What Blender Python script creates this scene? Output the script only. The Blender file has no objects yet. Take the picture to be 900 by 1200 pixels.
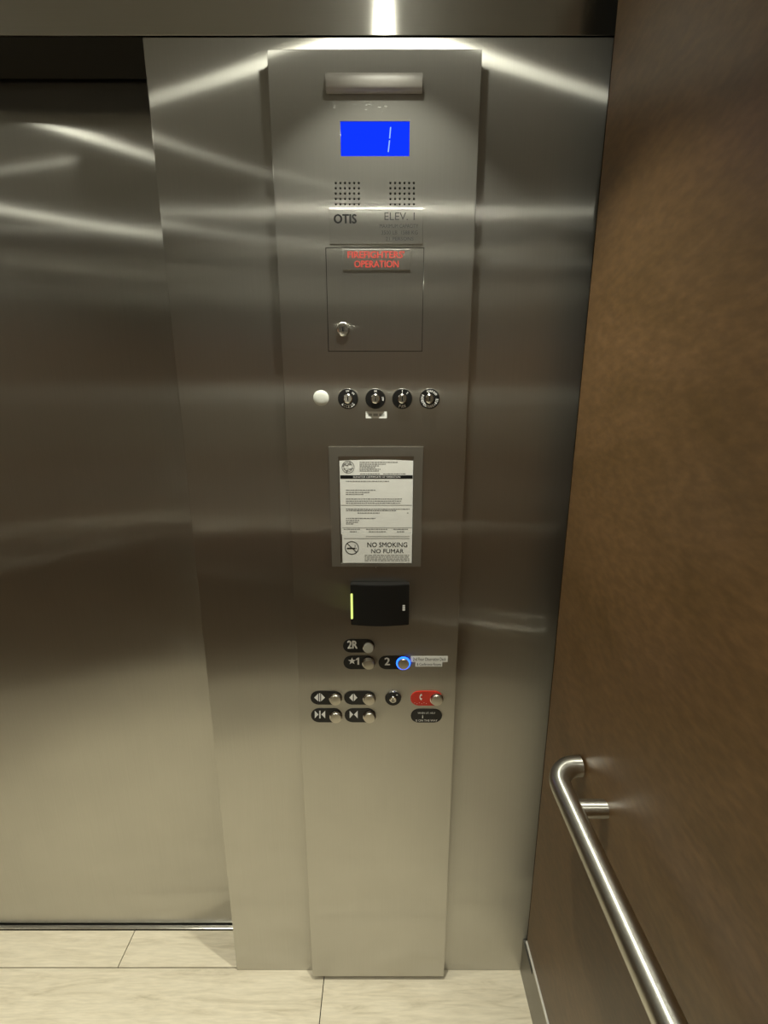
import bpy, bmesh, math, random
from mathutils import Vector, Matrix
random.seed(7)
S = bpy.context.scene
COL = S.collection

# ------------------------------------------------------------------ camera, world, exposure
F = 545.0                                   # focal length in pixels of the 900 x 1200 frame
TH = math.radians(13.7)                     # pitch below the horizon
H = 1.54                                    # camera height
cd = bpy.data.cameras.new('camera'); cam = bpy.data.objects.new('camera', cd); COL.objects.link(cam)
cam.location = (0, 0, H); cam.rotation_euler = (math.pi/2 - TH, 0, 0)
cd.sensor_fit = 'VERTICAL'; cd.sensor_height = 24.0; cd.lens = F / 1200 * 24.0
cd.clip_start = 0.01; cd.clip_end = 50
S.camera = cam
w = bpy.data.worlds.new('world'); S.world = w; w.use_nodes = True
w.node_tree.nodes['Background'].inputs[0].default_value = (0, 0, 0, 1)
w.node_tree.nodes['Background'].inputs[1].default_value = 0.0
S.view_settings.view_transform = 'Standard'; S.view_settings.look = 'None'
S.view_settings.gamma = 1.0; S.view_settings.use_curve_mapping = False
S.view_settings.exposure = 0.36
LAMP = 84.0                                 # emission of the downlight lenses
LAMP_COL = (0.98, 0.975, 0.82)
BEAM, SPREAD = 3.8, 88                    # watts and beam spread of each downlight

# ------------------------------------------------------------------ main measures (metres)
YW, YD, YC = 0.952, 1.066, 0.930            # front return, car door, face of the control panel
XR = 0.356                                  # face of the brown right wall panel
XL, YB, ZC = -1.66, -0.46, 2.28             # left wall, back wall, ceiling
XJ = -0.408                                 # edge of the return beside the doorway
ZH = 2.134                                  # underside of the transom


def at(x, y, Y=YC):
    """world point where the line of sight of a measured photo point meets the upright plane Y"""
    xc = (x - 450) / F; yc = (y - 600) / F
    d = (xc, math.cos(TH) - yc * math.sin(TH), -math.sin(TH) - yc * math.cos(TH))
    k = Y / d[1]
    return d[0] * k, H + d[2] * k


# ------------------------------------------------------------------ mesh helpers
ORG = {}


def add_box(bm, x0, x1, y0, y1, z0, z1, bev=0.0, seg=2):
    vs = bmesh.ops.create_cube(bm, size=1.0)['verts']
    bmesh.ops.scale(bm, vec=(x1 - x0, y1 - y0, z1 - z0), verts=vs)
    bmesh.ops.translate(bm, vec=((x0 + x1) / 2, (y0 + y1) / 2, (z0 + z1) / 2), verts=vs)
    if bev > 0:
        es = list({e for v in vs for e in v.link_edges})
        bmesh.ops.bevel(bm, geom=es, offset=bev, segments=seg, affect='EDGES', profile=0.5)
    return vs


def box(*a, **k):
    bm = bmesh.new(); add_box(bm, *a, **k); return bm


def add_lathe(bm, prof, cx, cz, y, n=28, sx=1.0):
    """turned shape about an axis along -Y: prof = (radius, height out of the wall)"""
    rings = []
    for r, h in prof:
        if r < 1e-6:
            rings.append([bm.verts.new((cx, y - h, cz))])
        else:
            rings.append([bm.verts.new((cx + r * math.cos(t) * sx, y - h, cz + r * math.sin(t)))
                          for t in (2 * math.pi * i / n for i in range(n))])
    for a, b in zip(rings, rings[1:]):
        for i in range(n):
            j = (i + 1) % n
            if len(a) == 1 and len(b) == 1: continue
            if len(a) == 1: bm.faces.new((a[0], b[j], b[i]))
            elif len(b) == 1: bm.faces.new((a[i], a[j], b[0]))
            else: bm.faces.new((a[i], a[j], b[j], b[i]))


def lathe(prof, cx, cz, y, n=28):
    bm = bmesh.new(); add_lathe(bm, prof, cx, cz, y, n); fix(bm); return bm


def fix(bm):
    bmesh.ops.recalc_face_normals(bm, faces=bm.faces)


def add_prism(bm, pts, y0, y1, bev=0.0):
    """outline in X, Z given depth from y0 (front) to y1"""
    f = [bm.verts.new((x, y0, z)) for x, z in pts]; b = [bm.verts.new((x, y1, z)) for x, z in pts]
    n = len(pts)
    ff = bm.faces.new(f); bm.faces.new(b[::-1])
    for i in range(n):
        j = (i + 1) % n
        bm.faces.new((f[i], b[i], b[j], f[j]))
    if bev:
        es = list(ff.edges)
        bmesh.ops.bevel(bm, geom=es, offset=bev, segments=2, affect='EDGES', profile=0.5)


def prism(pts, y0, y1, bev=0.0):
    bm = bmesh.new(); add_prism(bm, pts, y0, y1, bev); fix(bm); return bm


def pill(x0, x1, z0, z1, n=10):
    r = (z1 - z0) / 2; cz = (z0 + z1) / 2
    p = [(x1 - r + r * math.cos(t), cz + r * math.sin(t)) for t in (-math.pi/2 + math.pi * i / n for i in range(n + 1))]
    p += [(x0 + r + r * math.cos(t), cz + r * math.sin(t)) for t in (math.pi/2 + math.pi * i / n for i in range(n + 1))]
    return p


def add_tube(bm, path, r, n=20, caps=True):
    path = [Vector(p) for p in path]; rings = []; up = Vector((0, 0, 1))
    for i, p in enumerate(path):
        t = (path[min(i + 1, len(path) - 1)] - path[max(i - 1, 0)]).normalized()
        u = up if abs(t.dot(up)) < 0.9 else Vector((0, 1, 0))
        a = t.cross(u).normalized(); b = a.cross(t)
        rings.append([bm.verts.new(p + r * (math.cos(q) * a + math.sin(q) * b)) for q in (2 * math.pi * k / n for k in range(n))])
    uv = bm.loops.layers.uv.get('axis') or bm.loops.layers.uv.new('axis')
    L = [0.0]
    for p, q in zip(path, path[1:]): L.append(L[-1] + (q - p).length)
    for k, (a, b) in enumerate(zip(rings, rings[1:])):
        for i in range(n):
            j = (i + 1) % n; f = bm.faces.new((a[i], a[j], b[j], b[i]))
            for lp, c in zip(f.loops, ((L[k], i / n), (L[k], (i + 1) / n), (L[k + 1], (i + 1) / n), (L[k + 1], i / n))): lp[uv].uv = c
    if caps: bm.faces.new(rings[0][::-1]); bm.faces.new(rings[-1])


def place(o, parent=None):
    """put the origin in the middle of the mesh and hang it under its parent"""
    me = o.data
    xs = [v.co for v in me.vertices]
    lo = Vector((min(c.x for c in xs), min(c.y for c in xs), min(c.z for c in xs)))
    hi = Vector((max(c.x for c in xs), max(c.y for c in xs), max(c.z for c in xs)))
    c = (lo + hi) / 2
    me.transform(Matrix.Translation(-c))
    ORG[o.name] = c
    if parent is not None:
        o.parent = parent; o.location = c - ORG[parent.name]
    else:
        o.location = c


def obj(name, bm, m, parent=None, smooth=False, label=None, kind=None):
    me = bpy.data.meshes.new(name); bm.to_mesh(me); bm.free()
    me.materials.append(m)
    o = bpy.data.objects.new(name, me); COL.objects.link(o)
    if smooth:
        me.shade_smooth()
        try: me.set_sharp_from_angle(angle=math.radians(35))
        except Exception: pass
    place(o, parent)
    if label: o['label'] = label
    if kind: o['kind'] = kind
    return o


def tag(o, label, cat, group=None, kind=None):
    o['label'] = label; o['category'] = cat
    if group: o['group'] = group
    if kind: o['kind'] = kind
    return o


def empty(name, loc, label, cat, group=None):
    o = bpy.data.objects.new(name, None); COL.objects.link(o); o.location = loc
    o.empty_display_size = 0.05
    ORG[o.name] = Vector(loc)
    return tag(o, label, cat, group)


def cut(o, cutter_bm):
    me = bpy.data.meshes.new('cutter'); cutter_bm.to_mesh(me); cutter_bm.free()
    c = bpy.data.objects.new('cutter', me); COL.objects.link(c)
    c.location = ORG[o.name] * 0
    md = o.modifiers.new('cut', 'BOOLEAN'); md.object = c; md.operation = 'DIFFERENCE'; md.solver = 'EXACT'
    bpy.context.view_layer.update()
    dg = bpy.context.evaluated_depsgraph_get()
    nm = bpy.data.meshes.new_from_object(o.evaluated_get(dg))
    o.modifiers.clear(); old = o.data; o.data = nm; nm.name = o.name
    bpy.data.meshes.remove(old); bpy.data.objects.remove(c)
    return o


def text_mesh(s, bold=0.0):
    cu = bpy.data.curves.new('text', 'FONT'); cu.body = s; cu.offset = bold; cu.resolution_u = 3
    cu.align_x = 'CENTER'
    t = bpy.data.objects.new('text', cu); COL.objects.link(t)
    bpy.context.view_layer.update()
    dg = bpy.context.evaluated_depsgraph_get()
    me = bpy.data.meshes.new_from_object(t.evaluated_get(dg))
    bpy.data.objects.remove(t); bpy.data.curves.remove(cu)
    return me


def add_text(bm, s, x0, x1, z0, z1, y, bold=0.0, rot=0.0):
    """letters fitted into the box x0..x1, z0..z1 on the upright plane y"""
    if bold:
        d = bold * (z1 - z0)
        for k, (a, b) in enumerate(((-d, 0), (d, 0), (0, -d * 0.6), (0, d * 0.6))):
            add_text(bm, s, x0 + a, x1 + a, z0 + b, z1 + b, y - 2e-6 * (k + 1), 0.0, rot)
    me = text_mesh(s)
    lo = [min(v.co[i] for v in me.vertices) for i in (0, 1)]; hi = [max(v.co[i] for v in me.vertices) for i in (0, 1)]
    sx = (x1 - x0) / (hi[0] - lo[0]); sz = (z1 - z0) / (hi[1] - lo[1])
    cx, cz = (x0 + x1) / 2, (z0 + z1) / 2
    off = len(bm.verts)
    bm.from_mesh(me); bm.verts.ensure_lookup_table()
    for v in bm.verts[off:]:
        a = (v.co.x - (lo[0] + hi[0]) / 2) * sx; b = (v.co.y - (lo[1] + hi[1]) / 2) * sz
        v.co = (cx + a * math.cos(rot) - b * math.sin(rot), y, cz + a * math.sin(rot) + b * math.cos(rot))
    bpy.data.meshes.remove(me)


def add_arc_text(bm, s, cx, cz, r, hgt, y, mid, up=True, bold=0.0, adv=0.78):
    """letters one by one round a circle; mid is the angle of the middle letter"""
    step = hgt * adv / r
    n = len(s)
    for i, ch in enumerate(s):
        if ch == ' ': continue
        k = i - (n - 1) / 2
        t = mid - k * step if up else mid + k * step
        ro = t - math.pi/2 if up else t + math.pi/2
        x, z = cx + r * math.cos(t), cz + r * math.sin(t)
        w_ = hgt * (0.28 if ch in "I1" else 0.62)
        add_text(bm, ch, x - w_ / 2, x + w_ / 2, z - hgt / 2, z + hgt / 2, y, bold, ro)


def add_quad(bm, x0, x1, z0, z1, y):
    bm.faces.new([bm.verts.new(p) for p in ((x0, y, z0), (x1, y, z0), (x1, y, z1), (x0, y, z1))])


def add_words(bm, x0, x1, z0, z1, y):
    """a line of print too small to read: word-long dashes"""
    x = x0
    h = z1 - z0
    while x < x1 - h:
        wd = min(h * random.uniform(1.2, 4.0), x1 - x)
        add_quad(bm, x, x + wd, z0, z1, y); x += wd + h * 0.55


# ------------------------------------------------------------------ materials
def nt(name):
    m = bpy.data.materials.new(name); m.use_nodes = True
    t = m.node_tree; t.nodes.clear()
    out = t.nodes.new('ShaderNodeOutputMaterial')
    return m, t, out


def node(t, typ, **kw):
    n = t.nodes.new(typ)
    for k, v in kw.items():
        if k.startswith('i_'): n.inputs[k[2:]].default_value = v
        else: setattr(n, k, v)
    return n


def plain(name, col, rough=0.5, metal=0.0, spec=0.5, bump=0.0, scale=400):
    m, t, out = nt(name)
    p = t.nodes.new('ShaderNodeBsdfPrincipled')
    p.inputs['Metallic'].default_value = metal
    p.inputs['Specular IOR Level'].default_value = spec
    co = t.nodes.new('ShaderNodeTexCoord')
    nz = node(t, 'ShaderNodeTexNoise'); nz.inputs['Scale'].default_value = scale; nz.inputs['Detail'].default_value = 3
    t.links.new(co.outputs['Object'], nz.inputs['Vector'])
    mx = node(t, 'ShaderNodeMix', data_type='RGBA')
    mx.inputs[6].default_value = (*[c * 0.92 for c in col], 1); mx.inputs[7].default_value = (*[min(1, c * 1.08) for c in col], 1)
    t.links.new(nz.outputs['Fac'], mx.inputs[0]); t.links.new(mx.outputs[2], p.inputs['Base Color'])
    mr = node(t, 'ShaderNodeMapRange'); mr.inputs[3].default_value = rough * 0.9; mr.inputs[4].default_value = min(1, rough * 1.1)
    t.links.new(nz.outputs['Fac'], mr.inputs[0]); t.links.new(mr.outputs[0], p.inputs['Roughness'])
    if bump:
        b = node(t, 'ShaderNodeBump'); b.inputs['Strength'].default_value = bump; b.inputs['Distance'].default_value = 0.001
        t.links.new(nz.outputs['Fac'], b.inputs['Height']); t.links.new(b.outputs[0], p.inputs['Normal'])
    t.links.new(p.outputs[0], out.inputs[0])
    return m


def steel(name, col, across, along, tangent, grain=(1400, 1400, 6), haze=0.28, haze_a=(0.9, 0.22), wave=0.0):
    """brushed stainless steel: the highlight spreads across the grain (the tangent) and hardly along it"""
    m, t, out = nt(name)
    if tangent is None:                     # a tube: the highlight runs along its axis (u of its map)
        tv = node(t, 'ShaderNodeTangent', direction_type='UV_MAP', uv_map='axis')
    else:
        tv = node(t, 'ShaderNodeCombineXYZ')
        for i in range(3): tv.inputs[i].default_value = tangent[i]
    co = t.nodes.new('ShaderNodeNewGeometry')
    mp = node(t, 'ShaderNodeMapping'); mp.inputs['Scale'].default_value = grain
    t.links.new(co.outputs['Position'], mp.inputs['Vector'])
    nz = node(t, 'ShaderNodeTexNoise'); nz.inputs['Scale'].default_value = 1.0; nz.inputs['Detail'].default_value = 2
    t.links.new(mp.outputs[0], nz.inputs['Vector'])
    n2 = node(t, 'ShaderNodeTexNoise'); n2.inputs['Scale'].default_value = 5.0; n2.inputs['Detail'].default_value = 4
    t.links.new(co.outputs['Position'], n2.inputs['Vector'])
    ad = node(t, 'ShaderNodeMath', operation='ADD'); t.links.new(nz.outputs['Fac'], ad.inputs[0]); t.links.new(n2.outputs['Fac'], ad.inputs[1])
    mr = node(t, 'ShaderNodeMapRange'); mr.inputs[1].default_value = 0.6; mr.inputs[2].default_value = 1.4
    mr.inputs[3].default_value = 0.93; mr.inputs[4].default_value = 1.04
    t.links.new(ad.outputs[0], mr.inputs[0])
    cm = node(t, 'ShaderNodeVectorMath', operation='SCALE'); cm.inputs[0].default_value = col
    t.links.new(mr.outputs[0], cm.inputs['Scale'])
    nrm = None
    if wave:
        n3 = node(t, 'ShaderNodeTexNoise'); n3.inputs['Scale'].default_value = 3.0; n3.inputs['Detail'].default_value = 1
        t.links.new(co.outputs['Position'], n3.inputs['Vector'])
        b = node(t, 'ShaderNodeBump'); b.inputs['Strength'].default_value = 1.0; b.inputs['Distance'].default_value = wave
        t.links.new(n3.outputs['Fac'], b.inputs['Height']); nrm = b

    def lobe(ax, ay):
        g = t.nodes.new('ShaderNodeBsdfAnisotropic'); g.distribution = 'GGX'
        g.inputs['Roughness'].default_value = math.sqrt(math.sqrt(ax * ay))
        g.inputs['Anisotropy'].default_value = max(-0.98, math.sqrt(ay / ax) - 1)
        t.links.new(cm.outputs[0], g.inputs['Color']); t.links.new(tv.outputs[0], g.inputs['Tangent'])
        if nrm: t.links.new(nrm.outputs[0], g.inputs['Normal'])
        return g
    a1 = lobe(across, along); a2 = lobe(across * 0.28, along * 1.5); b_ = lobe(*haze_a)
    a = node(t, 'ShaderNodeMixShader'); a.inputs[0].default_value = 0.58
    t.links.new(a1.outputs[0], a.inputs[1]); t.links.new(a2.outputs[0], a.inputs[2])
    mx = node(t, 'ShaderNodeMixShader'); mx.inputs[0].default_value = haze
    t.links.new(a.outputs[0], mx.inputs[1]); t.links.new(b_.outputs[0], mx.inputs[2])
    t.links.new(mx.outputs[0], out.inputs[0])
    return m


def glow(name, col, strength):
    m, t, out = nt(name)
    e = node(t, 'ShaderNodeEmission'); e.inputs[0].default_value = (*col, 1); e.inputs[1].default_value = strength
    t.links.new(e.outputs[0], out.inputs[0])
    return m


def bronze(name):
    m, t, out = nt(name)
    p = t.nodes.new('ShaderNodeBsdfPrincipled')
    co = t.nodes.new('ShaderNodeNewGeometry')
    mp = node(t, 'ShaderNodeMapping'); mp.inputs['Scale'].default_value = (1, 1, 2.2); mp.inputs['Rotation'].default_value = (0.6, 0, 0)
    t.links.new(co.outputs['Position'], mp.inputs['Vector'])
    n1 = node(t, 'ShaderNodeTexNoise'); n1.inputs['Scale'].default_value = 3.0; n1.inputs['Detail'].default_value = 7; n1.inputs['Roughness'].default_value = 0.65
    n1.inputs['Distortion'].default_value = 0.6
    n2 = node(t, 'ShaderNodeTexNoise'); n2.inputs['Scale'].default_value = 45; n2.inputs['Detail'].default_value = 5
    n3 = node(t, 'ShaderNodeTexNoise'); n3.inputs['Scale'].default_value = 700; n3.inputs['Detail'].default_value = 2
    for n in (n1, n2, n3): t.links.new(mp.outputs[0], n.inputs['Vector'])
    cr = t.nodes.new('ShaderNodeValToRGB')
    cr.color_ramp.elements[0].position = 0.3; cr.color_ramp.elements[0].color = (0.088, 0.049, 0.017, 1)
    cr.color_ramp.elements[1].position = 0.72; cr.color_ramp.elements[1].color = (0.142, 0.078, 0.033, 1)
    t.links.new(n1.outputs['Fac'], cr.inputs[0])
    mr = node(t, 'ShaderNodeMapRange'); mr.inputs[1].default_value = 0.38; mr.inputs[2].default_value = 0.72; mr.inputs[3].default_value = 0.86; mr.inputs[4].default_value = 1.18
    t.links.new(n2.outputs['Fac'], mr.inputs[0])
    cm = node(t, 'ShaderNodeVectorMath', operation='SCALE')
    t.links.new(cr.outputs[0], cm.inputs[0]); t.links.new(mr.outputs[0], cm.inputs['Scale'])
    t.links.new(cm.outputs[0], p.inputs['Base Color'])
    p.inputs['Metallic'].default_value = 0.0
    p.inputs['Specular IOR Level'].default_value = 0.45
    p.inputs['Roughness'].default_value = 0.40
    b = node(t, 'ShaderNodeBump'); b.inputs['Strength'].default_value = 0.12; b.inputs['Distance'].default_value = 0.0006
    sm = node(t, 'ShaderNodeMath', operation='MULTIPLY_ADD'); sm.inputs[1].default_value = 1.5
    t.links.new(n2.outputs['Fac'], sm.inputs[0]); t.links.new(n3.outputs['Fac'], sm.inputs[2])
    t.links.new(sm.outputs[0], b.inputs['Height']); t.links.new(b.outputs[0], p.inputs['Normal'])
    t.links.new(p.outputs[0], out.inputs[0])
    return m


def oak(name):
    m, t, out = nt(name)
    p = t.nodes.new('ShaderNodeBsdfPrincipled')
    co = t.nodes.new('ShaderNodeNewGeometry'); oi = t.nodes.new('ShaderNodeObjectInfo')
    sh = node(t, 'ShaderNodeVectorMath', operation='SCALE'); sh.inputs['Scale'].default_value = 13.0
    cx = node(t, 'ShaderNodeCombineXYZ'); t.links.new(oi.outputs['Random'], cx.inputs[0]); t.links.new(oi.outputs['Random'], cx.inputs[2])
    t.links.new(cx.outputs[0], sh.inputs[0])
    ad = node(t, 'ShaderNodeVectorMath', operation='ADD'); t.links.new(co.outputs['Position'], ad.inputs[0]); t.links.new(sh.outputs[0], ad.inputs[1])
    mp = node(t, 'ShaderNodeMapping'); mp.inputs['Scale'].default_value = (1.0, 9.0, 1.0)
    t.links.new(ad.outputs[0], mp.inputs['Vector'])
    n1 = node(t, 'ShaderNodeTexNoise'); n1.inputs['Scale'].default_value = 4.5; n1.inputs['Detail'].default_value = 8; n1.inputs['Roughness'].default_value = 0.62; n1.inputs['Distortion'].default_value = 1.2
    t.links.new(mp.outputs[0], n1.inputs['Vector'])
    wv = node(t, 'ShaderNodeTexNoise'); wv.inputs['Scale'].default_value = 26; wv.inputs['Detail'].default_value = 4
    t.links.new(mp.outputs[0], wv.inputs['Vector'])
    cr = t.nodes.new('ShaderNodeValToRGB')
    e = cr.color_ramp.elements
    e[0].position = 0.28; e[0].color = (0.46, 0.395, 0.285, 1)
    e[1].position = 0.56; e[1].color = (0.66, 0.59, 0.46, 1)
    k = e.new(0.42); k.color = (0.60, 0.53, 0.405, 1)
    t.links.new(n1.outputs['Fac'], cr.inputs[0])
    mr = node(t, 'ShaderNodeMapRange'); mr.inputs[1].default_value = 0.35; mr.inputs[2].default_value = 0.65; mr.inputs[3].default_value = 0.93; mr.inputs[4].default_value = 1.04
    t.links.new(wv.outputs['Fac'], mr.inputs[0])
    cm = node(t, 'ShaderNodeVectorMath', operation='SCALE'); t.links.new(cr.outputs[0], cm.inputs[0]); t.links.new(mr.outputs[0], cm.inputs['Scale'])
    t.links.new(cm.outputs[0], p.inputs['Base Color'])
    p.inputs['Roughness'].default_value = 0.42
    b = node(t, 'ShaderNodeBump'); b.inputs['Strength'].default_value = 0.15; b.inputs['Distance'].default_value = 0.0006
    t.links.new(wv.outputs['Fac'], b.inputs['Height']); t.links.new(b.outputs[0], p.inputs['Normal'])
    t.links.new(p.outputs[0], out.inputs[0])
    return m


SC = (0.72, 0.705, 0.655)
M = {}
M['steel'] = steel('brushed_steel', SC, 1.0, 0.008, (1, 0, 0), wave=0.0006)
M['steel_h'] = steel('cross_brushed_steel', SC, 0.30, 0.012, (0, 0, 1), grain=(6, 1400, 1400))
M['steel_frame'] = steel('frame_steel', (0.58, 0.565, 0.515), 0.8, 0.03, (1, 0, 0), haze=0.6, haze_a=(0.9, 0.4))
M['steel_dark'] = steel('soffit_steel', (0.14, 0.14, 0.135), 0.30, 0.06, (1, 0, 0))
M['tube'] = steel('satin_tube', (0.66, 0.65, 0.60), 0.40, 0.02, None, grain=(60, 60, 60), haze=0.3, haze_a=(0.3, 0.12))
M['chrome'] = plain('polished_steel', (0.72, 0.70, 0.65), 0.16, 1.0, scale=200)
M['cap'] = plain('button_steel', (0.60, 0.57, 0.50), 0.30, 1.0, scale=300)
M['bronze'] = bronze('brown_patina')
M['oak'] = oak('pale_oak')
M['ceil'] = plain('ceiling_grey', (0.45, 0.45, 0.43), 0.5, 0.0, scale=20)
M['kick'] = plain('dull_steel', (0.22, 0.21, 0.19), 0.35, 1.0, scale=60)
M['edging'] = plain('pale_aluminium', (0.62, 0.60, 0.55), 0.42, 0.6, scale=60)
M['black'] = plain('black_plastic', (0.008, 0.008, 0.008), 0.32)
M['void'] = plain('dark_gap', (0.008, 0.008, 0.008), 0.8, spec=0.1)
M['ink'] = plain('black_ink', (0.010, 0.010, 0.010), 0.85, spec=0.1)
M['grey_ink'] = plain('grey_ink', (0.24, 0.24, 0.235), 0.85, spec=0.1)
M['pale_ink'] = plain('pale_grey_ink', (0.42, 0.42, 0.40), 0.85, spec=0.1)
M['etch'] = plain('etched_grey', (0.045, 0.045, 0.045), 0.85, spec=0.1)
M['white'] = plain('white_print', (0.95, 0.95, 0.92), 0.5)
M['paper'] = plain('white_paper', (0.86, 0.86, 0.83), 0.6, scale=30)
M['paper2'] = plain('pale_paper', (0.82, 0.82, 0.79), 0.6, scale=30)
M['lens'] = plain('frosted_lens', (0.36, 0.34, 0.31), 0.45, scale=80)
M['jewel'] = plain('white_lens', (0.70, 0.71, 0.66), 0.35, scale=300)
M['red'] = plain('red_plate', (0.62, 0.035, 0.02), 0.35)
M['red_ink'] = plain('red_print', (0.36, 0.045, 0.035), 0.85, spec=0.1)
M['screen'] = glow('blue_screen', (0.004, 0.03, 1.0), 1.0)
M['digit'] = glow('pale_digit', (0.25, 0.42, 1.0), 1.0)
M['halo'] = glow('blue_halo', (0.012, 0.09, 1.0), 4.5)
M['led'] = glow('green_led', (0.72, 0.88, 0.22), 0.95)
M['lamp'] = glow('lamp_lens', LAMP_COL, LAMP)

# ------------------------------------------------------------------ the setting
fl = obj('floor', box(XL, 0.40, YB, 1.10, -0.03, -0.004), M['void'])
tag(fl, 'pale oak plank floor of the elevator car', 'floor', kind='structure')
PW, PL, GAP = 0.186, 1.22, 0.0012
rows = [0.958 + PW] + [0.958 - PW * i for i in range(0, 9)]
for k, ytop in enumerate(rows):
    y1 = min(ytop, 1.052); y0 = max(ytop - PW, YB)
    if y1 - y0 < 0.02: continue
    joint = -0.742 if k == 0 else (-0.164 if k == 1 else -0.164 - 0.43 * (k - 1) % 1.1)
    xs = [joint + PL * i for i in range(-3, 4)]
    for a, b in zip(xs, xs[1:]):
        a2, b2 = max(a, XL), min(b, 0.385)
        if b2 - a2 < 0.01: continue
        obj('plank', box(a2 + GAP, b2 - GAP, y0 + GAP, y1 - GAP, -0.004, 0.0), M['oak'], fl)

tag(obj('ceiling', box(XL, 0.42, YB, 1.10, ZC, ZC + 0.03), M['ceil']), 'grey ceiling of the elevator car', 'ceiling', kind='structure')

# front return beside the doorway, with the panel on it
wf = obj('wall_front', box(XJ, 0.3885, YW, YW + 0.11, 0.0, ZH - 0.001, bev=0.0016, seg=4), M['steel'])
tag(wf, 'brushed steel front return wall around the control panel', 'wall', kind='structure')
wf2 = obj('wall_front', box(XL, -1.37, YW, YW + 0.11, 0.0, ZH - 0.001, bev=0.0016, seg=4), M['steel'])
tag(wf2, 'brushed steel front return wall on the far side of the doorway', 'wall', kind='structure')
tr = obj('trim_1', box(XL, 0.3885, YW - 0.002, YW + 0.0015, ZH, ZC, bev=0.0006), M['steel_h'])
tag(tr, 'brushed steel transom across the top of the front wall', 'transom', kind='structure')
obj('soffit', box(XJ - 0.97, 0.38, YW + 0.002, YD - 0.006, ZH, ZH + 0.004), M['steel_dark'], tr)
dr = obj('door_1', box(-1.40, XJ + 0.06, YD, YD + 0.03, 0.009, 2.27), M['steel'])
tag(dr, 'closed brushed steel elevator door', 'door', kind='structure')
sl = obj('trim_2', box(-1.37, XJ, 1.0535, YD + 0.03, -0.004, 0.004, bev=0.001), M['chrome'])
tag(sl, 'thin bright metal sill under the elevator door', 'sill', kind='structure')

# right wall: brown panel standing proud of a dark shell, steel kick plate below
sh = obj('wall_outer', box(0.392, 0.41, YB, YD + 0.03, 0.0, ZC), M['void'])
tag(sh, 'dark reveal behind the brown wall panel', 'wall', kind='structure')
wr = obj('wall_right', box(XR, 0.376, YB, 0.872, 0.231, ZC - 0.004, bev=0.001), M['bronze'])
tag(wr, 'brown mottled wall panel behind the handrail', 'wall', kind='structure')
bm = bmesh.new(); add_box(bm, 0.377, 0.3915, YB, 0.871, 0.0, 0.223); add_box(bm, 0.377, 0.3915, 0.871, YW - 0.001, 0.0, 0.115)
br = obj('baseboard_right', bm, M['kick'])
tag(br, 'steel kick plate below the brown wall panel', 'baseboard', kind='structure')
t3 = obj('trim_3', box(XR - 0.004, 0.377, YB, 0.872, 0.224, 0.2305, bev=0.002), M['edging'])
tag(t3, 'bright metal edging along the foot of the brown wall panel', 'trim', kind='structure')
wb = obj('wall_back', box(XL, 0.40, YB - 0.03, YB, 0.0, ZC), M['bronze'])
tag(wb, 'brown mottled back wall of the elevator car', 'wall', kind='structure')
wp = obj('trim_4', box(XL + 0.01, 0.345, YB, YB + 0.006, 1.0, ZC - 0.01, bev=0.001), M['steel'])
tag(wp, 'brushed steel panel on the back wall above the handrail', 'wall panel', kind='structure')
wl = obj('wall_left', box(XL - 0.03, XL, YB, 1.10, 0.0, ZC), M['bronze'])
tag(wl, 'brown mottled left wall of the elevator car', 'wall', kind='structure')
hb = obj('wall_landing', box(XL, 0.41, 1.10, 1.12, 0.0, ZC), M['void'])
tag(hb, 'dark space behind the elevator door', 'wall', kind='structure')

# ------------------------------------------------------------------ ceiling downlights
LIGHTS = [(0.0, 0.73, 'front downlight above the control panel'), (0.0, -0.21, 'rear downlight near the right wall'),
          (-1.02, 0.75, 'front downlight above the elevator door'), (-1.40, 0.0, 'rear downlight near the left wall')]
for lx, ly, lab in LIGHTS:
    e = empty('ceiling_light', (lx, ly, ZC), 'small round ' + lab, 'ceiling light', 'downlights in the car ceiling')
    bm = bmesh.new()
    prof = [(0.034, 0.0), (0.034, 0.007), (0.039, 0.010), (0.052, 0.006), (0.053, 0.0)]
    n = 32; rings = [[bm.verts.new((lx + r * math.cos(2 * math.pi * i / n), ly + r * math.sin(2 * math.pi * i / n), ZC - h)) for i in range(n)] for r, h in prof]
    for a, b in zip(rings, rings[1:]):
        for i in range(n):
            j = (i + 1) % n; bm.faces.new((a[i], a[j], b[j], b[i]))
    fix(bm); obj('trim_ring', bm, M['chrome'], e, smooth=True)
    bm = bmesh.new()                        # small domed lens in a shallow ring
    rings = [[bm.verts.new((lx + 0.019 * math.cos(q) * math.cos(2 * math.pi * i / n), ly + 0.019 * math.cos(q) * math.sin(2 * math.pi * i / n), ZC - 0.010 - 0.015 * math.sin(q))) for i in range(n)]
             for q in (0, .35, .7, 1.05, 1.35)]
    for a, b in zip(rings, rings[1:]):
        for i in range(n):
            j = (i + 1) % n; bm.faces.new((a[i], a[j], b[j], b[i]))
    bm.faces.new(rings[-1]); fix(bm)
    obj('lens', bm, M['lamp'], e, smooth=True)
    bm = bmesh.new(); bm.faces.new([bm.verts.new((lx + 0.0345 * math.cos(-2 * math.pi * i / n), ly + 0.0345 * math.sin(-2 * math.pi * i / n), ZC - 0.009)) for i in range(n)])
    obj('lens_plate', bm, M['chrome'], e)
    ld = bpy.data.lights.new('downlight_beam', 'AREA'); ld.shape = 'DISK'; ld.size = 0.035; ld.energy = BEAM
    ld.spread = math.radians(SPREAD); ld.color = LAMP_COL
    lo = bpy.data.objects.new('downlight_beam', ld); COL.objects.link(lo); lo.parent = e; lo.location = (0, 0, -0.027)


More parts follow.
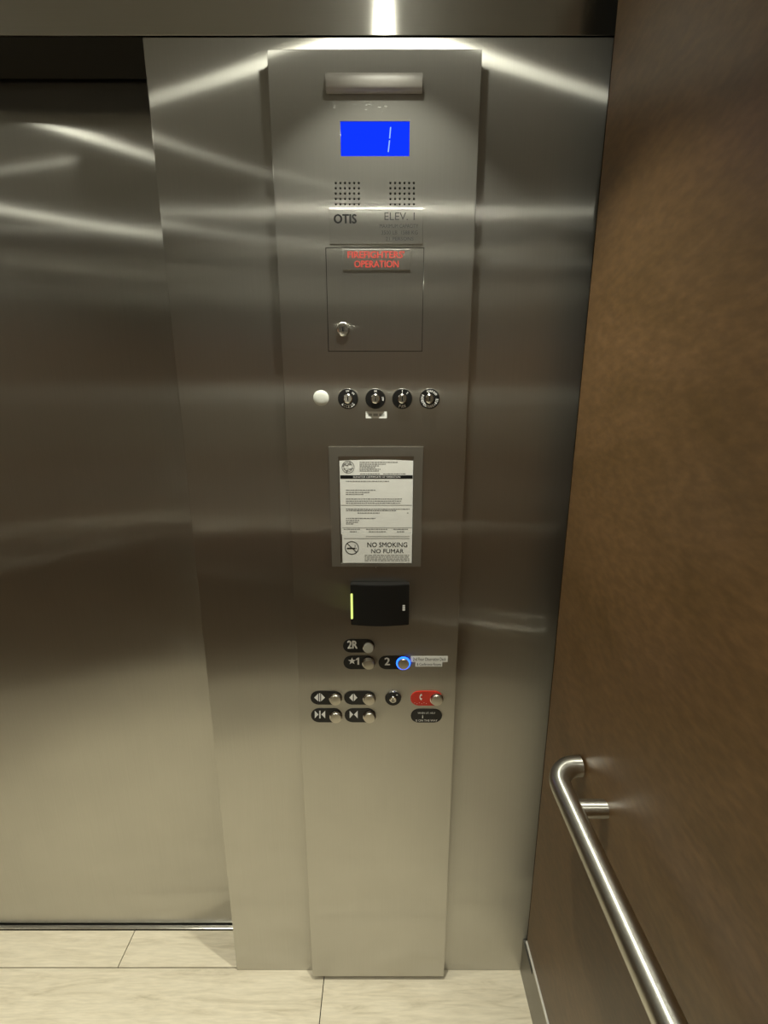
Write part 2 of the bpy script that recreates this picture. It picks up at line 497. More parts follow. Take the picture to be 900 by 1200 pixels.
# ------------------------------------------------------------------ handrails
def handrail(name, label, p0, p1, inward, posts, r=0.0178, gap=0.055):
    """rail from p0 to p1 at one height, ends bent to the wall; inward = unit vector wall -> room"""
    p0, p1, inn = Vector(p0), Vector(p1), Vector(inward)
    d = (p1 - p0).normalized()
    e = empty(name, (p0 + p1) / 2 - inn * gap, label, 'handrail', 'handrails of the elevator car')
    R = 0.049
    path = []

    def bend(p, dr):
        q = []
        c = p - dr * R - inn * R
        for i in range(11):
            a = math.pi / 2 * i / 10
            q.append(c + inn * R * math.cos(a) + dr * R * math.sin(a))
        q.append(p - inn * (gap - 0.004))
        return q
    b0 = bend(p0, -d); b1 = bend(p1, d)
    path = b0[::-1] + b1
    bm = bmesh.new(); add_tube(bm, path, r, 28); fix(bm)
    obj('rail', bm, M['tube'], e, smooth=True)
    for s in posts:
        q = p0 + d * s
        bm = bmesh.new(); add_tube(bm, [q - inn * gap, q - inn * 0.012], 0.0135, 24); fix(bm)
        obj('bracket', bm, M['tube'], e, smooth=True)
    return e


handrail('handrail', 'round satin steel handrail on the brown wall right of the panel', (0.301, -0.36, 0.90), (0.301, 0.703, 0.90), (-1, 0, 0), (0.06, 0.973))
handrail('handrail', 'round satin steel handrail on the back wall behind the camera', (-1.5, YB + 0.055, 0.90), (0.20, YB + 0.055, 0.90), (0, 1, 0), (0.1, 1.6))
handrail('handrail', 'round satin steel handrail on the left wall', (XL + 0.055, -0.36, 0.90), (XL + 0.055, 0.703, 0.90), (1, 0, 0), (0.06, 0.973))

# ------------------------------------------------------------------ control panel
cx0 = at(332.9, 466)[0]; cx1 = at(548.3, 466)[0]
ztop = at(440, 57.5)[1]; zbot = 0.012
cp = empty('control_panel', (( cx0 + cx1) / 2, YW, 0.0), 'tall brushed steel elevator control panel with buttons and blue display', 'control panel')
PT = 0.003
plate = obj('face_plate', box(cx0, cx1, YC, YC + PT, zbot, ztop, bev=0.0012, seg=3), M['steel'], cp)
obj('panel_body', box(cx0 + 0.003, cx1 - 0.003, YC + 0.0065, YW - 0.0005, zbot + 0.004, ztop - 0.003), M['steel'], cp)
obj('backing_board', box(cx0 + 0.006, cx1 - 0.006, YC + 0.0036, YC + 0.0062, zbot + 0.006, ztop - 0.006), M['void'], cp)


def rect(x0, y0, x1, y1, Y=YC):
    a = at(x0, (y0 + y1) / 2, Y)[0]; b = at(x1, (y0 + y1) / 2, Y)[0]
    return a, b, at(450, y1, Y)[1], at(450, y0, Y)[1]


cutter = bmesh.new()
dx0, dx1, dz0, dz1 = rect(399, 142, 480, 183)
add_box(cutter, dx0, dx1, YC - 0.01, YC + 0.02, dz0, dz1)
sx0, sx1, sz0, sz1 = rect(383, 290, 496, 412)
add_box(cutter, sx0, sx1, YC - 0.01, YC + 0.02, sz0, sz1)
for xa, xb in ((393.5, 420.5), (457.5, 485.0)):
    for r_ in range(5):
        for c_ in range(6):
            hx, hz = at(xa + (xb - xa) * c_ / 5, 214.5 + 24.7 * r_ / 4)
            vs = bmesh.ops.create_cone(cutter, cap_ends=True, segments=8, radius1=0.0020, radius2=0.0020, depth=0.03)['verts']
            bmesh.ops.rotate(cutter, cent=(0, 0, 0), matrix=Matrix.Rotation(math.pi / 2, 3, 'X'), verts=vs)
            bmesh.ops.translate(cutter, vec=(hx, YC, hz), verts=vs)
fix(cutter)
bpy.context.view_layer.update()
cut(plate, cutter)

# emergency light bar: half round frosted lens
ex0, ex1, ez0, ez1 = rect(382.5, 88, 494.5, 110.5)
bm = bmesh.new(); n = 14; cz = (ez0 + ez1) / 2; hz = (ez1 - ez0) / 2
pr = [(YC - 0.0005 - 0.013 * math.sin(math.pi * i / n) ** 0.6, cz - hz * math.cos(math.pi * i / n)) for i in range(n + 1)]
A = [bm.verts.new((ex0, y, z)) for y, z in pr]; B = [bm.verts.new((ex1, y, z)) for y, z in pr]
for i in range(n): bm.faces.new((A[i], A[i + 1], B[i + 1], B[i]))
bm.faces.new(A); bm.faces.new(B[::-1]); bm.faces.new((A[0], B[0], B[-1], A[-1])); fix(bm)
obj('emergency_light', bm, M['lens'], cp, smooth=True, label='grey frosted emergency light bar')

# flecks of old tape glue above the display
bm = bmesh.new()
for k in range(16):
    q = at(random.choice((391, 420, 431, 449)) + random.uniform(-5, 5), random.uniform(119, 131)); w_ = random.uniform(.0006, .0028)
    add_quad(bm, q[0] - w_, q[0] + w_, q[1] - .0005, q[1] + .0005, YC - 0.0002 - k * 1e-6)
obj('glue_residue', bm, M['pale_ink'], cp, kind='stuff')

# floor display
dp = obj('display', box(dx0 + 0.0004, dx1 - 0.0004, YC + 0.0012, YC + 0.003, dz0 + 0.0004, dz1 - 0.0004), M['screen'], cp, label='bright blue floor display')
bm = bmesh.new()
for (xa, ya, xb, yb) in ((457.8, 148.5, 456.6, 162.0), (456.5, 164.0, 455.0, 177.8)):
    (p, q), (r_, s_) = at(xa, ya), at(xb, yb); hw = 0.0010
    bm.faces.new([bm.verts.new(v) for v in ((r_ - hw, YC + 0.0009, s_), (r_ + hw, YC + 0.0009, s_), (p + hw, YC + 0.0009, q), (p - hw, YC + 0.0009, q))])
obj('digit', bm, M['digit'], dp)

# name plate
nx0, nx1, nz0, nz1 = rect(386.2, 244.5, 495.6, 286.5)
YN = YC - 0.0022
np_ = obj('name_plate', box(nx0, nx1, YN, YC - 0.0001, nz0, nz1, bev=0.0004), M['steel'], cp, label='steel name plate with black lettering')
bm = bmesh.new(); add_text(bm, 'OTIS', *rect(391.6, 251.8, 417.6, 262.3), YN - 0.0003, bold=0.055)
obj('lettering', bm, M['ink'], np_, label='bold black lettering')
bm = bmesh.new(); add_text(bm, 'ELEV. 1', *rect(450.5, 249.6, 485.8, 258.6), YN - 0.0003)
obj('lettering', bm, M['etch'], np_)
bm = bmesh.new()
for s, bx in (('MAXIMUM CAPACITY', (445, 263.2, 490, 267.6)), ('3500 LB  1588 KG', (447, 270.8, 489.5, 275.2)), ('21 PERSONS', (452, 278.3, 484.5, 282.3))):
    add_text(bm, s, *rect(*bx), YN - 0.0003)
obj('lettering', bm, M['etch'], np_)

# service cabinet door with sign and lock
g = 0.0011
sd = obj('service_door', box(sx0 + g, sx1 - g, YC + 0.0002, YC + PT, sz0 + g, sz1 - g), M['steel'], cp)
fx0, fx1, fz0, fz1 = rect(402, 292.3, 481, 317)
sg = obj('sign_plate', box(fx0, fx1, YC - 0.0018, YC, fz0, fz1, bev=0.0005), M['steel'], sd, label='small steel sign with red lettering')
bm = bmesh.new()
add_text(bm, "FIREFIGHTERS'", *rect(407.5, 294.6, 473.5, 302.8), YC - 0.0021, bold=0.035)
add_text(bm, 'OPERATION', *rect(415.5, 305.8, 467, 313.8), YC - 0.0021, bold=0.035)
lt = obj('red_lettering', bm, M['red_ink'], sd)


def lock(cx, cz, r, name='key_lock', parent=cp, y=YC, key=True):
    o = obj(name, lathe([(r, 0.0), (r, 0.0035), (r * 0.86, 0.0055), (r * 0.62, 0.0058), (r * 0.58, 0.0046), (0, 0.0046)], cx, cz, y, 24), M['chrome'], parent, smooth=True)
    return o


lx, lz = at(402, 386); lr = 0.0125
lk = lock(lx, lz, lr, parent=sd)
obj('keyhole', box(lx - 0.0012, lx + 0.0012, YC - 0.0052, YC - 0.0045, lz - 0.0042, lz + 0.0042), M['ink'], sd)

# white indicator lens
jx, jz = at(376.3, 466.5); k9 = at(385.3, 466.5)[0] - jx
obj('indicator_lens', lathe([(k9, 0.0), (k9, 0.002), (k9 * 0.85, 0.0034), (k9 * 0.5, 0.0044), (0, 0.0048)], jx, jz, YC, 32), M['jewel'], cp, smooth=True, label='round white indicator lens')


# key switches: black ring in a steel bezel, lock barrel in the middle
def key_switch(px_, py_, rpx, words, label):
    x, z = at(px_, py_); r = at(px_ + rpx, py_)[0] - x
    o = obj('key_switch', lathe([(r * 1.0, 0.0), (r, 0.0042), (r * 0.95, 0.0055), (r * 0.90, 0.0055), (0, 0.0055)], x, z, YC, 36), M['black'], cp, smooth=True, label=label)
    bm = bmesh.new(); add_lathe(bm, [(r * 1.045, 0.0), (r * 1.045, 0.0020), (r * 1.005, 0.0034), (r * 1.002, 0.0)], x, z, YC, 36); fix(bm)
    obj('bezel', bm, M['chrome'], o, smooth=True)
    rb = r * 0.46
    obj('barrel', lathe([(rb, 0.005), (rb, 0.0085), (rb * 0.8, 0.0100), (rb * 0.55, 0.0100), (rb * 0.5, 0.0086), (0, 0.0086)], x, z, YC, 24), M['chrome'], o, smooth=True)
    obj('keyhole', box(x - r * 0.05, x + r * 0.05, YC - 0.0094, YC - 0.0084, z - r * 0.2, z + r * 0.2), M['ink'], o)
    bm = bmesh.new()
    for kind, *a in words:
        if kind == 'arc': add_arc_text(bm, a[0], x, z, r * 0.75, r * a[2], YC - 0.0058, math.radians(a[1]), a[3], 0.02)
        else:
            t = math.radians(a[0]); qx, qz = x + r * 0.75 * math.cos(t), z + r * 0.75 * math.sin(t); s1, s2 = r * a[1], r * a[2]
            add_quad(bm, qx - s1, qx + s1, qz - s2, qz + s2, YC - 0.0058)
    if words: obj('markings', bm, M['white'], o)
    else: bm.free()
    return o


key_switch(408, 467.3, 11.6, [('arc', 'ACCESS', 270, 0.30, False), ('arc', 'OFF', 92, 0.16, True), ('arc', 'ON', 45, 0.2, True)], 'first key switch from the left, black ring reading ACCESS')
key_switch(440, 467.3, 11.6, [('arc', 'ON', 90, 0.2, True), ('arc', 'OFF', 0, 0.18, True)], 'second key switch from the left, directly above the small white sticker')
key_switch(471.3, 467.3, 11.6, [('arc', 'FAN', 270, 0.30, False), ('arc', '1', 90, 0.2, True), ('arc', '2', 48, 0.2, True)], 'third key switch from the left, black ring reading FAN')
key_switch(503.2, 467.3, 11.6, [('arc', 'INDEPENDENT', 225, 0.24, False), ('arc', 'SERVICE', 312, 0.24, False), ('arc', 'NORM', 90, 0.2, True), ('arc', 'IND', 45, 0.2, True)], 'rightmost key switch with lettering all round its black ring')
key_switch(460.6, 817.3, 9.3, [('bar', 50, 0.10, 0.06)], 'small black key switch between door buttons and red call button')

# certificate frame
gx0, gx1, gz0, gz1 = rect(387.3, 523.5, 494.5, 663.5)
hx0, hx1, hz0, hz1 = rect(398, 534.5, 484, 660)
YF = YC - 0.0028
bm = bmesh.new()
o4 = [(gx0, gz0), (gx1, gz0), (gx1, gz1), (gx0, gz1)]; i4 = [(hx0, hz0), (hx1, hz0), (hx1, hz1), (hx0, hz1)]
vo = [bm.verts.new((x, YF, z)) for x, z in o4]; vi = [bm.verts.new((x, YF, z)) for x, z in i4]
wo = [bm.verts.new((x, YC - 0.0001, z)) for x, z in o4]; wi = [bm.verts.new((x, YC - 0.0001, z)) for x, z in i4]
for i in range(4):
    j = (i + 1) % 4
    bm.faces.new((vo[i], vo[j], vi[j], vi[i])); bm.faces.new((wo[j], wo[i], wi[i], wi[j]))
    bm.faces.new((vo[j], vo[i], wo[i], wo[j])); bm.faces.new((vi[i], vi[j], wi[j], wi[i]))
fix(bm)
bmesh.ops.bevel(bm, geom=[e for e in bm.edges if abs(e.verts[0].co.y - YF) < 1e-6 and abs(e.verts[1].co.y - YF) < 1e-6 and len([1 for v in e.verts if (v.co.x, v.co.z) in [(round(q[0], 9), round(q[1], 9)) for q in o4]]) == 2], offset=0.0006, segments=1, affect='EDGES')
cf = obj('certificate_frame', bm, M['steel_frame'], cp)
mx_, mz_ = at(441.5, 664.3)
obj('frame_screw', lathe([(0.0022, 0), (0.0022, 0.0012), (0.0014, 0.0018), (0, 0.0018)], mx_, mz_, YF if mz_ > gz0 else YC, 12), M['chrome'], cf, smooth=True)

# call buttons ------------------------------------------------------------
PILL_T = 0.0016


def star(cx, cz, r):
    return [(cx + (r if i % 2 == 0 else r * 0.42) * math.sin(math.pi * i / 5), cz + (r if i % 2 == 0 else r * 0.42) * math.cos(math.pi * i / 5)) for i in range(10)]


def call_button(box_, btn, rpx, label, draw, plate_mat='black', name='call_button', cap='cap', halo=False):
    x0, x1, z0, z1 = rect(*box_)
    o = obj(name, prism(pill(x0, x1, z0, z1), YC - PILL_T, YC - 0.0001, 0.0005), M[plate_mat], cp, label=label)
    if btn:
        RO = 1.22 if halo else 1.14
        bx, bz = at(*btn); r = at(btn[0] + rpx, btn[1])[0] - bx
        obj('button_bezel', lathe([(r * RO, PILL_T - 0.0003), (r * RO, 0.0028), (r * 1.04, 0.0034), (r * 1.02, 0.0018)], bx, bz, YC, 32), M['halo' if halo else 'chrome'], o, smooth=True,
            label='glowing blue ring round the button' if halo else None)
        obj('button_cap', lathe([(r, 0.0012), (r, 0.0068), (r * 0.94, 0.0080), (r * 0.5, 0.0083), (0, 0.0084)], bx, bz, YC, 32), M[cap], o, smooth=True)
    bm = bmesh.new(); draw(bm, YC - PILL_T - 0.0003)
    obj('legend', bm, M['white'], o)
    return o


def poly(bm, pts, y):
    bm.faces.new([bm.verts.new((*(at(px_, py_)[0:1]), y, at(px_, py_)[1])) for px_, py_ in pts])


def d_2r(bm, y): add_text(bm, '2R', *rect(407.5, 750.4, 418.6, 759.4), y, bold=0.05)


def d_1(bm, y):
    c = at(412.6, 774.2); r = at(417.4, 774.2)[0] - c[0]
    bm.faces.new([bm.verts.new((x, y, z)) for x, z in star(c[0], c[1], r)])
    poly(bm, [(418.9, 778.4), (418.9, 772.6), (417.2, 773.2), (417.2, 771.7), (419.4, 770.1), (421.0, 770.1), (421.0, 778.4)], y)


def d_2(bm, y): add_text(bm, '2', *rect(451.0, 770.2, 456.6, 778.8), y, bold=0.05)


def d_open3(bm, y):
    poly(bm, [(368.3, 817), (373, 812.2), (373, 821.2)], y); poly(bm, [(381, 817), (376.4, 812.2), (376.4, 821.2)], y)
    poly(bm, [(374, 811.8), (375.4, 811.8), (375.4, 821.4), (374, 821.4)], y)


def d_open2(bm, y):
    poly(bm, [(409.3, 817), (413.6, 812.2), (413.6, 821.2)], y); poly(bm, [(418.8, 817), (414.7, 812.2), (414.7, 821.2)], y)


def d_close3(bm, y):
    poly(bm, [(373.4, 836.6), (369.0, 832.2), (369.0, 841.2)], y); poly(bm, [(376.6, 836.6), (381.2, 832.2), (381.2, 841.2)], y)
    poly(bm, [(374.2, 832.2), (375.8, 832.2), (375.8, 841.2), (374.2, 841.2)], y)


def d_close2(bm, y):
    poly(bm, [(414.0, 836.6), (409.8, 832.2), (409.8, 841.2)], y); poly(bm, [(414.8, 836.6), (419.2, 832.2), (419.2, 841.2)], y)


def d_phone(bm, y):
    c = at(495.5, 816.2); R_ = at(499.5, 816.2)[0] - c[0]
    n_ = 10; o_, i_ = [], []
    for k in range(n_ + 1):
        t = math.radians(115 + 130 * k / n_)
        wd = 0.30 if 2 < k < n_ - 2 else 0.55
        o_.append((c[0] + R_ * math.cos(t), c[1] + R_ * math.sin(t) * 1.25)); i_.append((c[0] + R_ * (1 - wd) * math.cos(t), c[1] + R_ * (1 - wd) * math.sin(t) * 1.25))
    for k in range(n_):
        bm.faces.new([bm.verts.new((p[0], y, p[1])) for p in (o_[k], o_[k + 1], i_[k + 1], i_[k])])
    for k in range(6):
        q = at(486 + 2.7 * k, 823 + (k % 2))
        add_quad(bm, q[0] - 0.0006, q[0] + 0.0006, q[1] - 0.0006, q[1] + 0.0006, y)


def d_help(bm, y):
    add_text(bm, 'WHEN LIT, HELP', *rect(489.5, 834.0, 510, 836.2), y)
    add_text(bm, 'i', *rect(494.6, 837.4, 495.8, 841.0), y)
    add_text(bm, 'IS ON THE WAY', *rect(487, 842.6, 512.5, 844.8), y)


call_button((402, 749, 439, 764.3), (431.8, 758.2), 5.9, 'black call button plate reading 2R with a steel button', d_2r, cap='jewel')
call_button((402.5, 768.6, 439.5, 783.8), (432, 776.8), 6.6, 'black call button plate reading star 1 with a steel button', d_1)
call_button((443.5, 768.6, 481, 783.8), (472.6, 776.6), 6.8, 'black call button plate reading 2 with a glowing blue ring', d_2, halo=True)
call_button((364, 809.8, 401, 825.3), (393.4, 818.6), 6.6, 'door open button, upper left, its arrows split by a bar', d_open3, name='door_button')
call_button((403.2, 809.8, 440, 825.3), (432.8, 818.6), 6.6, 'door open button, upper right, two arrows without a bar', d_open2, name='door_button')
call_button((364.5, 830.2, 401, 846), (393.8, 839.4), 6.6, 'door close button, lower left, its arrows split by a bar', d_close3, name='door_button')
call_button((403.8, 830.2, 440.5, 846), (433, 839.4), 6.6, 'door close button, lower right, two arrows without a bar', d_close2, name='door_button')
call_button((481, 809.6, 518.5, 826.4), (511.6, 818.8), 6.8, 'red emergency call button plate with a white telephone', d_phone, plate_mat='red', name='emergency_button')
call_button((481.3, 830.8, 518, 846.2), None, 0, 'black lozenge of small white print under the red button', d_help, name='help_indicator')

# ------------------------------------------------------------------ things fixed to the panel
# papers in the certificate frame
YP = YC - 0.0012
px0, px1, pz0, pz1 = rect(398.8, 540, 483.6, 626)
pts = [(px0, pz0), (px1, pz0), (px1, pz1)] + [(px1 + (px0 - px1) * t, pz1 + 0.0022 * math.sin(math.pi * t)) for t in (0.2, 0.35, 0.5, 0.65, 0.8)] + [(px0, pz1)]
pa = obj('certificate', prism(pts, YP, YC - 0.0004), M['paper'])
tag(pa, 'white printed certificate with round seal and dark bar in the steel frame', 'notice')
bm = bmesh.new(); add_quad(bm, *rect(398.8, 556.8, 483.6, 560.8), YP - 0.0002)
bar = obj('heading_bar', bm, M['ink'], pa)
bm = bmesh.new(); add_text(bm, 'ELEVATOR CERTIFICATE OF OPERATION', *rect(414, 557.7, 469, 559.9), YP - 0.0004)
obj('heading', bm, M['white'], bar)
sxc, szc = at(408, 547.3); sr = at(415.5, 547.3)[0] - sxc
bm = bmesh.new()
for r1, r2 in ((1.0, 0.90), (0.72, 0.66)):
    for i in range(28):
        a, b = 2 * math.pi * i / 28, 2 * math.pi * (i + 1) / 28
        bm.faces.new([bm.verts.new((sxc + r * sr * math.cos(t), YP - 0.0002, szc + r * sr * math.sin(t))) for r, t in ((r2, a), (r1, a), (r1, b), (r2, b))])
for i in range(26):
    a = random.uniform(0, 6.28); r = sr * math.sqrt(random.random()) * 0.85; s = sr * random.uniform(0.05, 0.16)
    q = (sxc + r * math.cos(a), szc + r * math.sin(a)); add_quad(bm, q[0] - s, q[0] + s, q[1] - s * 0.7, q[1] + s * 0.7, YP - 0.00025 - i * 1e-6)
obj('seal', bm, M['grey_ink'], pa)
bm = bmesh.new()
for xa, xb, y in ((421.5, 466, 541.6), (421.5, 452, 543.8), (421.5, 444, 545.8), (421.5, 441, 547.7), (421.5, 446, 549.7), (421.5, 444, 551.7),
                  (422, 446, 555.2), (449, 476, 555.2), (405.5, 456, 563.9), (405.5, 440, 574.2), (405.5, 433, 576.8), (405.5, 427, 579.1),
                  (405.5, 471, 584.5), (405.5, 471, 587), (405.5, 469, 589.4), (405.5, 480, 596.4), (405.5, 464, 598.2), (419, 445, 600.9), (477, 478.5, 600.9),
                  (405.5, 440, 607.2), (405.5, 421, 609.6), (405.5, 420, 611.8), (405.5, 414, 613.7),
                  (403, 422, 620), (429, 455, 620), (461, 478, 620), (410, 418, 622.8), (432, 452, 622.8), (465, 475, 622.8)):
    a, b, c, d = rect(xa, y - 0.45, xb, y + 0.45); add_words(bm, a, b, c, d, YP - 0.0002)
obj('small_print', bm, M['grey_ink'], pa, kind='stuff')
bm = bmesh.new()
for xa, xb, y in ((399.5, 483, 591.8), (401, 482.6, 618.2), (401, 482.6, 624.3)):
    add_quad(bm, *rect(xa, y - 0.3, xb, y + 0.3), YP - 0.0002)
obj('ruled_line', bm, M['pale_ink'], pa, kind='stuff')

YS = YC - 0.0019
qx0, qx1, qz0, qz1 = rect(401.3, 624.5, 482.6, 659.2)
pb = obj('no_smoking_sign', box(qx0, qx1, YS, YP - 0.0003, qz0, qz1), M['paper2'])
tag(pb, 'white no smoking notice below the printed certificate in the frame', 'notice')
bm = bmesh.new()
add_text(bm, 'NO SMOKING', *rect(430.5, 635.2, 477.2, 640.8), YS - 0.0002, bold=0.012)
add_text(bm, 'NO FUMAR', *rect(435, 643.0, 473, 647.8), YS - 0.0002, bold=0.012)
obj('lettering', bm, M['ink'], pb)
c = at(412.4, 641.7); r = at(420.6, 641.7)[0] - c[0]
bm = bmesh.new()
for i in range(36):
    a, b = 2 * math.pi * i / 36, 2 * math.pi * (i + 1) / 36
    bm.faces.new([bm.verts.new((c[0] + q * math.cos(t), YS - 0.0002, c[1] + q * math.sin(t))) for q, t in ((r * 0.89, a), (r, a), (r, b), (r * 0.89, b))])
for t0 in (math.radians(135),):
    u = Vector((math.cos(t0), math.sin(t0))); v = Vector((-u.y, u.x)) * r * 0.055
    bm.faces.new([bm.verts.new((c[0] + p.x, YS - 0.00025, c[1] + p.y)) for p in (u * r * 0.93 + v, u * r * 0.93 - v, -u * r * 0.93 - v, -u * r * 0.93 + v)])
add_quad(bm, c[0] - r * 0.72, c[0] + r * 0.5, c[1] - r * 0.16, c[1] + r * 0.02, YS - 0.0003)
add_quad(bm, c[0] + r * 0.56, c[0] + r * 0.66, c[1] - r * 0.16, c[1] + r * 0.02, YS - 0.0003)
add_quad(bm, c[0] + r * 0.42, c[0] + r * 0.5, c[1] + r * 0.1, c[1] + r * 0.45, YS - 0.0003)
obj('no_smoking_symbol', bm, M['ink'], pb)
bm = bmesh.new()
for y in (628.2, 630.6):
    a, b, c_, d = rect(429 if y < 630 else 403, y - 0.35, 480, y + 0.35); add_quad(bm, a, b, c_, d, YS - 0.0002)
for y in (650.2, 652.4, 654.6, 656.6):
    a, b, c_, d = rect(427.5, y - 0.6, 479.5, y + 0.6); add_words(bm, a, b, c_, d, YS - 0.0002)
obj('small_print', bm, M['pale_ink'], pb, kind='stuff')

# stickers
bx_ = rect(428.6, 482.3, 453.4, 490.2)
s1 = obj('sticker', box(bx_[0], bx_[1], YC - 0.0005, YC - 0.0001, bx_[2], bx_[3]), M['paper'])
tag(s1, 'small white sticker under the second key switch', 'sticker')
bm = bmesh.new(); a, b, c_, d = rect(431.5, 484.6, 450.5, 487.6); add_words(bm, a, b, c_, d, YC - 0.0007)
obj('small_print', bm, M['pale_ink'], s1, kind='stuff')
for bb, word, tb, lab in (((481.5, 768.9, 524.6, 775.6), '2nd Floor Observation Deck', (484, 770.4, 522.5, 774.2), 'long white sticker reading 2nd Floor, right of the glowing button'),
                          ((486.8, 775.4, 518.2, 781.0), '& Conference Rooms', (488.5, 776.6, 516.8, 779.9), 'shorter white sticker directly below the 2nd Floor sticker')):
    bx_ = rect(*bb)
    s2 = obj('sticker', box(bx_[0], bx_[1], YC - 0.0005, YC - 0.0001, bx_[2], bx_[3]), M['paper'])
    tag(s2, lab, 'sticker')
    bm = bmesh.new(); add_text(bm, word, *rect(*tb), YC - 0.0007)
    obj('lettering', bm, M['etch'], s2)

# card reader: black body bowed outwards, light bar on the left edge
rx0, rx1 = at(411.5, 700)[0], at(479, 700)[0]
rz1 = at(445, 681.5)[1]
DEP = 0.016                                 # depth at the ends
rz0 = at(445, 732.5, YC - DEP)[1]
BOW = 0.007


def slab_outline(x0, x1, d, bow, n=14):
    return [(x0 + (x1 - x0) * i / n, -d - bow * math.sin(math.pi * i / n)) for i in range(n + 1)]


def bowed(x0, x1, z0, z1, d, bow, back, bev=0.0012):
    bm = bmesh.new()
    o_ = [(x, YC + y) for x, y in slab_outline(x0, x1, d, bow)] + [(x1, YC + back), (x0, YC + back)]
    t_ = [bm.verts.new((x, y, z1)) for x, y in o_]; b_ = [bm.verts.new((x, y, z0)) for x, y in o_]
    n = len(o_)
    ft = bm.faces.new(t_); fb = bm.faces.new(b_[::-1])
    for i in range(n):
        j = (i + 1) % n; bm.faces.new((t_[i], b_[i], b_[j], t_[j]))
    fix(bm)
    bmesh.ops.bevel(bm, geom=[e for e in list(ft.edges) + list(fb.edges)], offset=bev, segments=2, affect='EDGES')
    return bm


cr_ = empty('card_reader', ((rx0 + rx1) / 2, YC, (rz0 + rz1) / 2), 'black bowed card reader with green light bar on the panel', 'card reader')
obj('reader_body', bowed(rx0, rx1, rz0, rz1, DEP, BOW, -0.0001), M['black'], cr_, smooth=True)
la, lb = at(409.3, 700, YC - DEP)[0], at(413.4, 700, YC - DEP)[0]
obj('light_bar', box(rx0 + 0.0001, rx0 + 0.0046, YC - DEP - 0.0050, YC - DEP + 0.004, at(411, 724.5, YC - DEP)[1], at(411, 695.5, YC - DEP)[1], bev=0.0012), M['led'], cr_, label='glowing yellow green light bar')
gx = at(473.3, 711, YC - DEP)[0]
gz_a, gz_b = at(473, 714.8, YC - DEP)[1], at(473, 707.8, YC - DEP)[1]
bm = bmesh.new()
xx0, xx1 = gx - 0.0030, gx + 0.0024
yy = YC - DEP - BOW * math.sin(math.pi * (gx - rx0) / (rx1 - rx0)) - 0.0012
nb = 4
for i in range(nb):
    z0 = gz_a + (gz_b - gz_a) * i / nb
    add_quad(bm, xx0, xx1, z0, z0 + (gz_b - gz_a) / nb * 0.72, yy)
obj('emblem', bm, M['white'], cr_)


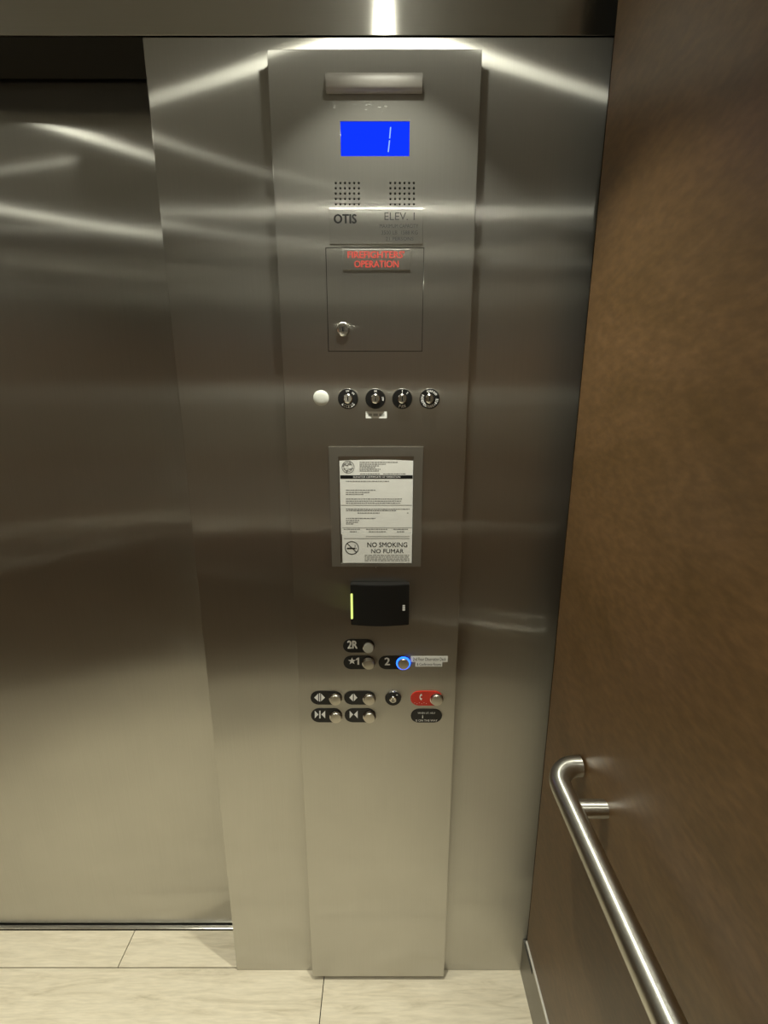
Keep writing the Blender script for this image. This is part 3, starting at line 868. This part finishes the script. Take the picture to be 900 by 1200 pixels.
# ------------------------------------------------------------------ the passenger, seen only as a blur in the brushed steel
def passenger(px_, py_):
    V = {}
    E_ = []
    spec = [  # name, x, y, z, radius x, radius y, linked to
        ('pelvis', 0, 0, 0.97, .135, .105, None), ('waist', 0, .005, 1.12, .165, .125, 'pelvis'), ('chest', 0, .01, 1.30, .20, .135, 'waist'),
        ('yoke', 0, -.005, 1.44, .16, .10, 'chest'), ('neck', 0, .0, 1.535, .056, .056, 'yoke'), ('jaw', 0, .03, 1.61, .072, .080, 'neck'),
        ('brow', 0, .025, 1.70, .084, .098, 'jaw'), ('crown', 0, .015, 1.775, .070, .082, 'brow')]
    for sgn, t in ((-1, 'r'), (1, 'l')):
        spec += [('sh' + t, sgn * .20, -.005, 1.45, .068, .062, 'yoke'), ('el' + t, sgn * .27, -.02, 1.17, .046, .046, 'sh' + t),
                 ('wr' + t, sgn * .27, .06, .935, .029, .026, 'el' + t), ('pa' + t, sgn * .27, .085, .86, .036, .018, 'wr' + t),
                 ('hi' + t, sgn * .092, 0, .90, .09, .09, 'pelvis'), ('kn' + t, sgn * .105, .015, .50, .062, .062, 'hi' + t),
                 ('ca' + t, sgn * .108, -.012, .35, .056, .056, 'kn' + t), ('an' + t, sgn * .11, -.02, .09, .04, .04, 'ca' + t),
                 ('ft' + t, sgn * .12, .09, .048, .042, .036, 'an' + t), ('to' + t, sgn * .125, .17, .04, .036, .030, 'ft' + t)]
        for k, (dy, ln) in enumerate(((-.030, .062), (-.010, .074), (.010, .080), (.029, .072))):
            spec += [('f%d%s' % (k, t), sgn * .273, .087 + dy, .825, .0095, .0095, 'pa' + t), ('g%d%s' % (k, t), sgn * .265, .097 + dy, .825 - ln * .55, .0088, .0088, 'f%d%s' % (k, t)),
                     ('h%d%s' % (k, t), sgn * .251, .103 + dy, .825 - ln, .0075, .0075, 'g%d%s' % (k, t))]
        spec += [('t0' + t, sgn * .255, .125, .875, .011, .011, 'pa' + t), ('t1' + t, sgn * .240, .140, .835, .0095, .0095, 't0' + t)]
    K = 1.06
    spec = [(q[0], q[1] * K, q[2] * K, q[3] * K, q[4] * K, q[5] * K, q[6]) for q in spec]
    me = bpy.data.meshes.new('person')
    names = [q[0] for q in spec]
    me.from_pydata([(q[1], q[2], q[3]) for q in spec], [(names.index(q[0]), names.index(q[6])) for q in spec if q[6]], [])
    t = bpy.data.objects.new('person_rig', me); COL.objects.link(t)
    md = t.modifiers.new('skin', 'SKIN'); md.use_smooth_shade = True
    for i, q in enumerate(spec):
        sv = me.skin_vertices[0].data[i]; sv.radius = (q[4], q[5]); sv.use_root = (i == 0)
    sb = t.modifiers.new('sub', 'SUBSURF'); sb.levels = 2; sb.render_levels = 2
    bpy.context.view_layer.update()
    bm_ = bpy.data.meshes.new_from_object(t.evaluated_get(bpy.context.evaluated_depsgraph_get()))
    bpy.data.objects.remove(t)
    bb = bmesh.new(); bb.from_mesh(bm_)
    for zc_ in (1.515 * K, 1.25 * K, .93 * K, .075 * K):
        bmesh.ops.bisect_plane(bb, geom=list(bb.verts) + list(bb.edges) + list(bb.faces), dist=1e-5, plane_co=(0, 0, zc_), plane_no=(0, 0, 1))
    bb.to_mesh(bm_); bb.free()
    for m_ in ('skin', 'shirt', 'trousers', 'shoe'): bm_.materials.append(M[m_])
    for p in bm_.polygons:
        x, y, z = (q / K for q in p.center); ax = abs(x)
        arm = ax > .205 and z < 1.44 and z > .7
        if z > 1.515: k = 0
        elif arm: k = 1 if z > 1.25 else 0
        elif z > .93: k = 1
        elif z > .075: k = 2
        else: k = 3
        p.material_index = k; p.use_smooth = True
    o = bpy.data.objects.new('person', bm_); COL.objects.link(o)
    lo = min(v.co.z for v in bm_.vertices); bm_.transform(Matrix.Translation((px_, py_, -lo)))
    place(o)
    tag(o, 'standing passenger in a white t-shirt and dark trousers, arms relaxed', 'person')
    dz = -lo

    def ball(name, c, r, m_, sm=(1, 1, 1)):
        b = bmesh.new(); vs = bmesh.ops.create_uvsphere(b, u_segments=16, v_segments=10, radius=1.0)['verts']
        bmesh.ops.scale(b, vec=[r * q * K for q in sm], verts=vs); bmesh.ops.translate(b, vec=(px_ + c[0] * K, py_ + c[1] * K, c[2] * K + dz), verts=vs)
        return obj(name, b, m_, o, smooth=True)
    for sx_ in (-1, 1):
        ball('eye', (sx_ * .032, .104, 1.683), .010, M['eye'])
        ball('ear', (sx_ * .082, .005, 1.665), .020, M['skin'], (.35, .7, 1.3))
        ball('eyebrow', (sx_ * .032, .112, 1.706), .018, M['hair'], (1, .3, .2))
    ball('nose', (0, .118, 1.655), .016, M['skin'], (.8, 1.0, 1.5))
    ball('mouth', (0, .103, 1.617), .020, M['lip'], (1.1, .4, .3))
    ball('hair', (0, -.004, 1.745), .094, M['hair'], (.95, 1.12, .85))


M['skin'] = plain('skin', (0.55, 0.31, 0.22), 0.5)
M['lip'] = plain('lips', (0.42, 0.17, 0.14), 0.5)
M['shirt'] = plain('white_cotton', (0.86, 0.85, 0.82), 0.8)
M['trousers'] = plain('dark_denim', (0.03, 0.035, 0.05), 0.8)
M['shoe'] = plain('dark_shoe', (0.03, 0.03, 0.03), 0.5)
M['hair'] = plain('dark_hair', (0.03, 0.02, 0.014), 0.6)
M['eye'] = plain('eye', (0.25, 0.22, 0.2), 0.2)
passenger(-0.44, -0.19)
